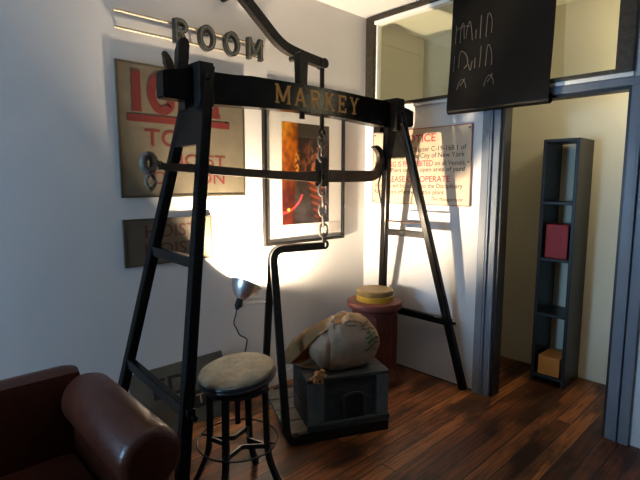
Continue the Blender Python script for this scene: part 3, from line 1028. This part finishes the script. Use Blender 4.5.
# =================================================================== STOOL
SX, SY = -1.805, -0.815
SH = 0.60
STL = thing('workshop_stool', (SX, SY, 0), 'round workshop stool with a worn tan seat on splayed black steel legs', 'stool')
RIGHT = Vector((0.7255, -0.6882, 0)); TOCAM = Vector((-0.6882, -0.7255, 0))
nrm = (EZ + TOCAM*math.tan(math.radians(4)) - RIGHT*math.tan(math.radians(6))).normalized()
top = Vector((SX, SY, SH))
bm = BM()
lathe(bm, [(0, 0.012), (0.10, 0.012), (0.155, 0.012), (0.170, 0.004), (0.174, -0.006), (0.160, -0.012), (0, -0.012)], top, nrm, 64)
obj('seat', bm, 'seat', STL, True)
bm = BM()
lathe(bm, [(0.150, -0.010), (0.1755, -0.008), (0.179, -0.014), (0.176, -0.022), (0.180, -0.029), (0.175, -0.040), (0.165, -0.046), (0.10, -0.046), (0.10, -0.03)], top, nrm, 64)
obj('seat_rim', bm, 'steel', STL, True)
bm = BM()
tube(bm, [top - nrm*0.03, (SX, SY, 0.50), (SX, SY, 0.34)], 0.013, 12)
obj('screw_spindle', bm, 'steel', STL, True)
bm = BM()
lathe(bm, [(0, 0.0), (0.145, 0.0), (0.145, 0.014), (0, 0.014)], (SX, SY, 0.515), seg=32)
obj('spider_plate', bm, 'steel', STL, True)
rot0 = math.radians(-12)
def sdir(k):
    a = rot0 + k*PI/2
    return RIGHT*math.cos(a) - TOCAM*math.sin(a)
legdirs = [sdir(k) for k in range(4)]
for d in legdirs:
    bm = BM()
    B = Vector((SX, SY, 0))
    pts = [B + d*0.105 + EZ*0.525, B + d*0.128 + EZ*0.515, B + d*0.136 + EZ*0.48, B + d*0.139 + EZ*0.35, B + d*0.143 + EZ*0.24, B + d*0.158 + EZ*0.165, B + d*0.195 + EZ*0.075, B + d*0.228 + EZ*0.006]
    strip(bm, smooth_path(pts, 5), 0.026, 0.022, EZ.cross(d))
    lo = obj('leg', bm, 'steel', STL)
    bm = BM()
    lathe(bm, [(0, 0), (0.016, 0), (0.016, 0.010), (0.0, 0.014)], B + d*0.228, seg=14)
    obj('foot_pad', bm, 'steel', lo, True)
bm = BM()
tube(bm, [Vector((SX, SY, 0.262)) + (RIGHT*math.cos(2*PI*k/48) + TOCAM*math.sin(2*PI*k/48))*0.186 for k in range(48)], 0.0045, 8, closed=True)
for d in legdirs:
    tube(bm, [Vector((SX, SY, 0.262)) + d*0.14, Vector((SX, SY, 0.262)) + d*0.186], 0.005, 8)
obj('foot_ring', bm, 'steel', STL, True)
bm = BM()
for k in range(4):
    a, b = legdirs[k], legdirs[(k+1) % 4]
    c0 = Vector((SX, SY, 0.245))
    strip(bm, smooth_path([c0 + a*0.140, c0 + a*0.07 + b*0.022, c0 + (a + b)*0.035, c0 + a*0.022 + b*0.07, c0 + b*0.140], 5), 0.022, 0.010, EZ)
obj('cross_brace', bm, 'steel', STL)

# =================================================================== CLAMP LAMP
LP = Vector((-1.335, -0.215, 0.830))
AX = Vector((0.52, 0.12, 0.85)).normalized()
CL = thing('clamp_lamp', LP - AX*0.14, 'lit aluminium clamp lamp with a bowl reflector clipped to the hanging bars', 'lamp')
bm = BM()
prof = [(0.022, -0.098), (0.030, -0.094), (0.046, -0.080), (0.066, -0.055), (0.082, -0.027), (0.0905, 0.0), (0.095, 0.002), (0.095, 0.005), (0.089, 0.004)]
inner = [(0.087, 0.0), (0.079, -0.026), (0.063, -0.053), (0.043, -0.077), (0.022, -0.091)]
lathe(bm, prof + inner, LP, AX, 48)
obj('reflector', bm, 'alu', CL, True, label='shiny spun aluminium bowl')
bm = BM()
lathe(bm, [(0, -0.165), (0.010, -0.164), (0.014, -0.152), (0.021, -0.145), (0.0225, -0.112), (0.021, -0.100), (0.021, -0.080), (0.0, -0.080)], LP, AX, 24)
obj('socket', bm, 'rubber', CL, True)
bm = BM()
ball(bm, LP - AX*0.046, 0.022, 16)
lathe(bm, [(0.013, -0.082), (0.013, -0.06), (0.017, -0.055)], LP, AX, 16)
obj('bulb', bm, 'bulb', CL, True)
# spring clip reaching to the rear hanging bar
CP = Vector((-1.238, -0.300, 0.735))
bm = BM()
c0 = LP - AX*0.135
mid = c0.lerp(CP, 0.45)
tube(bm, smooth_path([c0, c0.lerp(CP, 0.2) + EZ*0.012, mid + EZ*0.018, CP + EZ*0.010, CP + Vector((0.012, 0, 0))], 5), 0.0035, 8)
tube(bm, smooth_path([c0, c0.lerp(CP, 0.2) - EZ*0.012, mid - EZ*0.012, CP - EZ*0.012, CP + Vector((0.012, 0, -0.004))], 5), 0.0035, 8)
lathe(bm, [(0, -0.012), (0.012, -0.012), (0.012, 0.012), (0, 0.012)], c0.lerp(CP, 0.14), (0, 0, 1), 12)
obj('spring_clip', bm, 'alu', CL, True)
bm = BM()
s0 = LP - AX*0.163
tube(bm, smooth_path([s0, s0 + Vector((-0.006, 0, -0.03)), s0 + Vector((-0.014, 0.01, -0.085)), s0 + Vector((0.010, 0.02, -0.125)), s0 + Vector((0.040, 0.03, -0.175)), s0 + Vector((0.095, 0.04, -0.215)), s0 + Vector((0.10, 0.05, -0.26)), s0 + Vector((0.08, 0.08, -0.42)), (-1.33, -0.06, 0.12), (-1.30, -0.05, 0.006), (-1.15, -0.045, 0.005)], 6), 0.0038, 8)
obj('cord', bm, 'rubber', CL, True)
# =================================================================== WALL SIGNS
def on_left(u, v, d=0.0):        # left wall, d outwards
    return (u, -0.0150 - d, v)
def sign_board(name, x0, x1, z0, z1, m, label, edge=0.012):
    t = thing(name, ((x0+x1)/2, 0.0, z0), label, 'sign')
    bm = BM(); box(bm, (x0, -0.014, z0), (x1, -0.001, z1), 0.002)
    obj('board', bm, m, t)
    bm = BM()
    for lo, hi in (((x0, -0.017, z0), (x1, -0.014, z0 + edge)), ((x0, -0.017, z1 - edge), (x1, -0.014, z1)), ((x1 - edge, -0.017, z0 + edge), (x1, -0.014, z1 - edge)), ((x0, -0.017, z0 + edge), (x0 + edge, -0.014, z1 - edge))):
        box(bm, lo, hi)
    obj('border', bm, 'sign_edge', t)
    return t
b1 = sign_board('hoist_sign', -1.985, -1.190, 1.365, 2.085, 'sign_old', 'large aged cream sign with red serif capitals over a thick red rule')
bm = BM()
letter(bm, 'I', -1.925, -1.835, 1.835, 2.035, on_left, 0.042)
letter(bm, 'G', -1.812, -1.655, 1.838, 2.038, on_left, 0.042)
letter(bm, 'H', -1.640, -1.500, 1.838, 2.038, on_left, 0.040)
letter(bm, 'T', -1.475, -1.325, 1.838, 2.038, on_left, 0.042)
box(bm, (-1.935, -0.0157, 1.776), (-1.302, -0.0145, 1.814))
obj('red_heading', bm, 'red_ink', b1, label='bold red serif letters and rule')
bm = merge([text_bm('TO', -1.845, -1.632, 1.650, 1.742, on_left, bold=0.012),
            text_bm('HOIST', -1.700, -1.335, 1.545, 1.612, on_left, bold=0.004),
            text_bm('OF   ION', -1.812, -1.345, 1.440, 1.510, on_left, bold=0.004)])
obj('red_lines', bm, 'red_ink', b1)
b2 = sign_board('hoist_sign', -1.985, -1.440, 0.984, 1.248, 'sign_dark', 'smaller darker sign with two dark red text lines, hung below the large aged one', 0.01)
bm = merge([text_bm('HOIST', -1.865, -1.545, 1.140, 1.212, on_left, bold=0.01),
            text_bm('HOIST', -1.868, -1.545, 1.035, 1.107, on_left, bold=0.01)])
obj('red_lines', bm, 'red_dark', b2)
# low sign leaning against the wall on the floor
LB = thing('leaning_sign', (-1.68, -0.10, 0), 'dark grey-green sign with black capitals leaning on the wall behind the stool', 'sign')
def low(u, v, d=0.0):
    return (u, -0.112 + 0.095*(v/0.36) - 0.006 - d, v)
bm = BM()
q = [bm.verts.new(V(p)) for d in (0.0, -0.012) for p in (low(-2.0, 0.004, d), low(-1.40, 0.004, d), low(-1.40, 0.372, d), low(-2.0, 0.372, d))]
for f_ in ((0,1,2,3), (7,6,5,4), (0,4,5,1), (1,5,6,2), (2,6,7,3), (3,7,4,0)):
    bm.faces.new([q[k] for k in f_])
obj('board', bm, 'low_sign', LB)
bm = merge([text_bm('ED', -1.875, -1.655, 0.205, 0.315, lambda u, v: low(u, v, 0.001), bold=0.012), text_bm('/', -1.64, -1.60, 0.205, 0.315, lambda u, v: low(u, v, 0.001), bold=0.012)])
q = [bm.verts.new(V(low(u, v, 0.0007))) for u, v in ((-1.70, 0.085), (-1.42, 0.085), (-1.42, 0.185), (-1.70, 0.185))]
bm.faces.new(q)
obj('black_lettering', bm, 'black_ink', LB)
bm = text_bm('TEL', -1.62, -1.46, 0.110, 0.165, lambda u, v: low(u, v, 0.0016), bold=0.004)
obj('pale_lettering', bm, 'ghost_ink', LB, label='pale letters on a black band')

# ROOM channel letters
RM = thing('letter_sign', (-1.45, 0, 2.30), 'ROOM spelled in weathered zinc channel letters on two thin wall rails', 'sign')
for z in (2.328, 2.243):
    bm = BM()
    tube(bm, [(-1.98, -0.016, z), (-1.03, -0.016, z)], 0.0075, 10)
    for x in (-1.96, -1.54, -1.05):
        box(bm, (x - 0.006, -0.014, z - 0.006), (x + 0.006, 0.0, z + 0.006))
    obj('rail', bm, 'rail', RM, True)
SANS = {'R': [([(.16, 0), (.16, 1)], 1), ([(.16, .94), (.5, .94)] + arc(.5, .72, .34, .22, 90, -90) + [(.16, .5)], 1), ([(.48, .5), (.86, 0)], 1)],
        'O': [(arc(.5, .5, .42, .47, 0, 360, 30), 1)],
        'M': [([(.1, 0), (.1, 1)], 1), ([(.1, 1), (.5, .25)], 1), ([(.5, .25), (.9, 1)], 1), ([(.9, 1), (.9, 0)], 1)]}
old = dict(LET); LET.update(SANS)
for ch, x0, x1 in (('R', -1.668, -1.580), ('O', -1.510, -1.408), ('O', -1.340, -1.238), ('M', -1.175, -1.062)):
    bm = BM()
    letter(bm, ch, x0, x1, 2.220, 2.350, lambda u, v, d: (u, -0.022 - d, v), 0.024, 0.0, 0.030)
    lo = obj('channel_letter', bm, 'galv', RM)
    bm = BM()
    letter(bm, ch, x0, x1, 2.220, 2.350, lambda u, v, d: (u, -0.0525 - d, v), 0.011, 0.0, 0.001)
    obj('letter_face', bm, 'galv_face', lo)
LET.update(old)
bm = BM()
box(bm, (-1.425, -0.05, 2.537), (-1.315, -0.002, 2.60), 0.004)
box(bm, (-1.335, -0.058, 2.528), (-1.312, -0.002, 2.56), 0.003)
tag(obj('wall_bracket', bm, 'iron'), 'small dark metal bracket on the wall above the zinc letters', 'bracket')

# =================================================================== FRAMED PICTURE
PX0, PX1, PZ0, PZ1 = -1.045, -0.272, 1.016, 1.964
FP = thing('framed_picture', (-0.66, 0, PZ0), 'tall black framed picture of orange glow on black in a white mat', 'picture')
bm = BM()
t_ = 0.021
for lo, hi in (((PX0, -0.034, PZ0), (PX0 + t_, -0.001, PZ1)), ((PX1 - t_, -0.034, PZ0), (PX1, -0.001, PZ1)), ((PX0 + t_, -0.034, PZ0), (PX1 - t_, -0.001, PZ0 + t_)), ((PX0 + t_, -0.034, PZ1 - t_), (PX1 - t_, -0.001, PZ1))):
    box(bm, lo, hi, 0.003)
obj('frame', bm, 'frame', FP)
bm = BM(); box(bm, (PX0 + t_, -0.012, PZ0 + t_), (PX1 - t_, -0.003, PZ1 - t_)); obj('mat_board', bm, 'mat_board', FP)
bm = BM(); box(bm, (PX1 - t_ - 0.13, -0.0135, PZ0 + t_ + 0.035), (PX1 - t_ - 0.012, -0.0122, PZ0 + t_ + 0.115)); obj('caption_card', bm, 'card', FP, label='pale caption card')
def ink(u, v):
    """the print: orange curtain at left, embers in the middle, a glowing cone and a red arc"""
    n1 = noise.noise(Vector((u*5, v*7, 0.3))); n2 = noise.noise(Vector((u*13, v*17, 2.3))); n3 = noise.noise(Vector((u*30, v*36, 5.3)))
    c = Vector((0.012, 0.009, 0.010))
    edge = 0.33 - 0.10*(1 - v) + 0.03*n1
    if v > 0.86 and u > 0.3:
        c = Vector((0.035, 0.032, 0.03))
    e = max(0.0, min(1.0, (edge - u)/0.06 + 0.5))
    hot = max(0, min(1, (v - 0.33)/0.5))
    cur = Vector((0.60, 0.17, 0.012)).lerp(Vector((0.75, 0.40, 0.05)), max(0, min(1, (v-0.7)*3 - u*3))) * hot + Vector((0.09, 0.012, 0.006))*(1 - hot)
    cur *= 0.75 + 0.6*n2
    cur *= max(0.35, 1 - u*1.5)
    c = c.lerp(cur, e)
    g_ = math.exp(-((u-0.66)/0.22)**2 - ((v-0.60)/0.17)**2)
    em = g_*max(0, 0.25 + n2 + 0.8*n3)
    c += Vector((0.34, 0.085, 0.018))*em
    b_ = math.exp(-((u-0.30)/0.04)**2 - ((v-0.60)/0.09)**2)*max(0, 0.3 + n3*2)
    c += Vector((0.8, 0.32, 0.03))*b_
    # cone of hot strands
    if v < 0.47:
        wv = 0.045 + 0.16*max(0, v - 0.03)/0.44
        k = abs(u - 0.72)/wv
        if k < 1:
            c += Vector((0.42, 0.06, 0.012))*(0.10 + 0.9*max(0, math.sin(v*95 + u*20)))*(0.4 + 0.6*v/0.47)*(1 - 0.5*k)
    if 0.44 < v < 0.48 and 0.42 < u < 0.88:
        c += Vector((0.55, 0.15, 0.02))
    # red arc
    r = math.hypot((u + 0.02)*0.455, (v - 0.42)*0.71)
    if abs(r - 0.215) < 0.007 and v < 0.30:
        c = Vector((0.65, 0.03, 0.05))
    if math.hypot((u-0.13)*0.455, (v-0.145)*0.71) < 0.012:
        c = Vector((0.85, 0.35, 0.05))
    if v < 0.3 and 0.25 < u:
        c += Vector((0.02, 0.016, 0.022))*(0.5 + n1)
    return [min(0.9, max(0, c.x)*1.5), min(0.9, max(0, c.y)*1.4), max(0, c.z), 1]
qx0, qx1, qz0, qz1 = -0.883, -0.425, 1.152, 1.866
bm = BM()
NU, NV = 84, 126
g = grid(bm, NU, NV, lambda a, b: (qx0 + (qx1-qx0)*a, -0.0125, qz0 + (qz1-qz0)*b))
pr = obj('print', bm, 'print', FP, label='glossy orange and black print')
ca = pr.data.color_attributes.new('ink', 'FLOAT_COLOR', 'POINT')
for i, v in enumerate(pr.data.vertices):
    p = v.co + BASE[FP]
    ca.data[i].color = ink((p.x - qx0)/(qx1 - qx0), (p.z - qz0)/(qz1 - qz0))
bm = BM(); box(bm, (PX0 + t_, -0.024, PZ0 + t_), (PX1 - t_, -0.022, PZ1 - t_)); obj('glass_pane', bm, 'glass', FP)

# =================================================================== NOTICE SIGN on the right wall
NS = thing('notice_sign', (0, -0.525, 1.29), 'tan NOTICE sign in red and black lettering behind the far A-frame', 'sign')
bm = BM(); box(bm, (-0.013, -0.956, 1.288), (-0.001, -0.094, 1.845), 0.002); obj('board', bm, 'notice', NS)
bm = BM()
e_ = 0.006
for lo, hi in (((-0.0155, -0.956, 1.288), (-0.013, -0.094, 1.288 + e_)), ((-0.0155, -0.956, 1.845 - e_), (-0.013, -0.094, 1.845)), ((-0.0155, -0.956, 1.288 + e_), (-0.013, -0.956 + e_, 1.845 - e_)), ((-0.0155, -0.094 - e_, 1.288 + e_), (-0.013, -0.094, 1.845 - e_))):
    box(bm, lo, hi)
obj('border', bm, 'notice_edge', NS, label='rust red border')
def on_right(u, v):              # u runs along -y (to the viewer's right)
    return (-0.0142, -u, v)
rows_r = [('NOTICE', 0.372, 0.672, 1.745, 1.800, 0.012), ('SMOKING IS PROHIBITED', 0.115, 0.656, 1.570, 1.612, 0.006), ('PLEASE CO-OPERATE', 0.228, 0.798, 1.456, 1.500, 0.008)]
for s, a, b, z0, z1, bo_ in rows_r:
    obj('red_line', text_bm(s, a, b, z0, z1, on_right, bold=bo_), 'red_ink2', NS)
rows_b = [('Under Section 1 Chapter C-19-168.1 of', 0.125, 0.915, 1.676, 1.711, 0), ('Code of the City of New York', 0.292, 0.906, 1.630, 1.664, 0),
          ('on all Vessels,', 0.672, 0.916, 1.574, 1.606, 0), ('Piers or any open area of yard', 0.280, 0.908, 1.531, 1.562, 0),
          ('Violators will be subject to the Disciplinary', 0.118, 0.898, 1.412, 1.444, 0), ('Regulations effective at this plant', 0.118, 0.754, 1.367, 1.399, 0)]
for s, a, b, z0, z1, k in rows_b:
    obj('black_line', text_bm(s, a, b, z0, z1, on_right, bold=0.004), 'black_ink', NS)
obj('signature', text_bm('The Management', 0.650, 0.905, 1.322, 1.346, on_right, shear=0.4), 'black_ink', NS)
bm = BM()
bm.free()
for y, z in ((-0.935, 1.59), (-0.935, 1.82), (-0.115, 1.82), (-0.115, 1.31)):
    bm = BM(); tube(bm, [(-0.0175, y, z), (-0.013, y, z)], 0.006, 8); obj('screw', bm, 'rust', NS)

# =================================================================== HANGING BLACK SHEET
HS = thing('hanging_blackboard_sheet', (-0.05, -1.12, 1.93), 'glossy black chalk-scribbled sheet hung over the window and doorway head', 'blackboard')
Y0, Y1 = -0.795, -1.46
prof = [(-0.045, 2.66), (-0.050, 2.45), (-0.058, 2.25), (-0.072, 2.08), (-0.082, 1.99), (-0.084, 1.945)]
cx_, cz_, rr_ = -0.054, 1.938, 0.030
prof += [(cx_ + rr_*math.cos(math.radians(a)), cz_ + rr_*math.sin(math.radians(a))) for a in (190, 215, 240, 265, 290, 315, 340, 5, 30, 60, 90, 120, 150)]
bm = BM()
P3 = smooth_path([(x, 0, z) for x, z in prof], 3)
A = [[bm.verts.new((p.x, y, p.z)) for p in P3] for y in (Y0, Y1)]
for i in range(len(P3) - 1):
    bm.faces.new((A[0][i], A[0][i+1], A[1][i+1], A[1][i]))
bmesh.ops.solidify(bm, geom=bm.faces[:], thickness=0.003)
obj('sheet', bm, 'paper', HS, True)
bm = BM(); tube(bm, [(-0.043, Y0 + 0.02, 2.672), (-0.043, Y1 - 0.02, 2.672)], 0.016, 12); obj('hanging_rod', bm, 'iron', HS, True)
def sx_(z):
    for (xa, za), (xb, zb) in zip(prof, prof[1:]):
        if zb <= z <= za:
            return xa + (xb-xa)*(za-z)/(za-zb)
    return -0.05
bm = BM()
def chalk(pts, r=0.0026):
    tube(bm, smooth_path([(sx_(z) - 0.0035, -y, z) for y, z in pts], 3), r, 6, flat=(1, 1))
def word(y, z, s):
    # tall loose scribble strokes
    chalk([(y, z), (y + 0.002, z + 0.115)]); chalk([(y, z + 0.085), (y + 0.05, z + 0.10), (y + 0.10, z + 0.092)])
    chalk([(y + 0.035, z), (y + 0.038, z + 0.10), (y + 0.055, z + 0.115), (y + 0.062, z + 0.02)])
    chalk([(y + 0.075, z + 0.02), (y + 0.085, z + 0.10), (y + 0.10, z + 0.12), (y + 0.115, z + 0.05), (y + 0.122, z)])
    chalk([(y + 0.145, z + 0.005), (y + 0.145, z + 0.06)]); chalk([(y + 0.175, z), (y + 0.177, z + 0.14)])
    chalk([(y + 0.215, z), (y + 0.222, z + 0.14), (y + 0.25, z + 0.10), (y + 0.25, z + 0.02)])
word(0.83, 2.365, 0)
obj('chalk_line', bm, 'chalk', HS)
bm = BM()
def word2(y, z):
    chalk([(y, z), (y, z + 0.10)]); chalk([(y + 0.035, z + 0.02), (y + 0.04, z + 0.12), (y + 0.08, z + 0.10), (y + 0.10, z + 0.04), (y + 0.075, z + 0.01)])
    chalk([(y + 0.105, z + 0.03), (y + 0.12, z - 0.01), (y + 0.13, z + 0.05)]); chalk([(y + 0.15, z), (y + 0.15, z + 0.065)])
    chalk([(y + 0.185, z), (y + 0.187, z + 0.13)]); chalk([(y + 0.225, z), (y + 0.232, z + 0.13), (y + 0.26, z + 0.08), (y + 0.265, z)])
word2(0.83, 2.185)
obj('chalk_line', bm, 'chalk', HS)
bm = BM()
for y in (0.865, 1.055):
    chalk([(y, 2.06), (y + 0.012, 2.105), (y + 0.035, 2.125), (y + 0.055, 2.10), (y + 0.065, 2.065)])
    chalk([(y + 0.02, 2.085), (y + 0.045, 2.115), (y + 0.05, 2.13)])
    obj('chalk_mark', bm, 'chalk', HS); bm = BM()
bm.free()

# =================================================================== LEATHER ARMCHAIR at the near left
AC = thing('leather_armchair', (-2.72, -0.92, 0), 'brown leather club chair with a fat rolled arm at the foot of the near A-frame', 'armchair')
def arm(x, side):
    bm = BM()
    lathe(bm, [(0, 0), (0.075, 0.0), (0.095, 0.012), (0.103, 0.035), (0.103, 0.60), (0.09, 0.64), (0, 0.65)], (x, -1.235, 0.590), (0, 1, 0), 32)
    box(bm, (x - 0.065, -1.205, 0.10), (x + 0.065, -0.62, 0.575), 0.02)
    return obj('arm', bm, 'leather', AC, True)
arm(-2.385, 1); arm(-3.06, -1)
bm = BM()
box(bm, (-2.99, -1.19, 0.10), (-2.455, -0.62, 0.30), 0.02)
obj('seat_base', bm, 'leather', AC, True)
bm = BM()
box(bm, (-2.985, -1.215, 0.302), (-2.46, -0.68, 0.43), 0.045)
obj('seat_cushion', bm, 'leather', AC, True)
bm = BM()
box(bm, (-3.06, -0.61, 0.12), (-2.385, -0.47, 0.71), 0.06)
obj('backrest', bm, 'leather', AC, True)
for x in (-3.03, -2.415):
    for y in (-1.16, -0.54):
        bm = BM(); lathe(bm, [(0, 0), (0.018, 0), (0.03, 0.06), (0.026, 0.10), (0, 0.10)], (x, y, 0.0), seg=16); obj('foot', bm, 'darkwood', AC, True)

# =================================================================== beyond the doorway
SF = thing('shelf_unit', (0.62, -1.34, 0), 'narrow black shelf unit in the hallway just inside the doorway', 'shelf')
for y in (-1.24, -1.45):
    bm = BM(); box(bm, (0.48, y - 0.012, 0), (0.77, y + 0.012, 1.75), 0.003); obj('side_panel', bm, 'shelf', SF)
for z in (0.04, 0.50, 0.90, 1.30, 1.73):
    bm = BM(); box(bm, (0.48, -1.438, z), (0.77, -1.252, z + 0.02), 0.002); obj('shelf_board', bm, 'shelf', SF)
bm = BM(); box(bm, (0.50, -1.42, 0.921), (0.70, -1.27, 1.16), 0.006); box(bm, (0.497, -1.38, 1.03), (0.50, -1.31, 1.08))
tag(obj('storage_box', bm, 'red_box'), 'red box on the middle of the black hallway shelf unit', 'box')
bm = BM(); box(bm, (0.50, -1.42, 0.061), (0.70, -1.27, 0.20), 0.006); box(bm, (0.497, -1.38, 0.12), (0.50, -1.31, 0.15))
tag(obj('storage_box', bm, 'orange_box'), 'orange box on the bottom of the black hallway shelf unit', 'box')
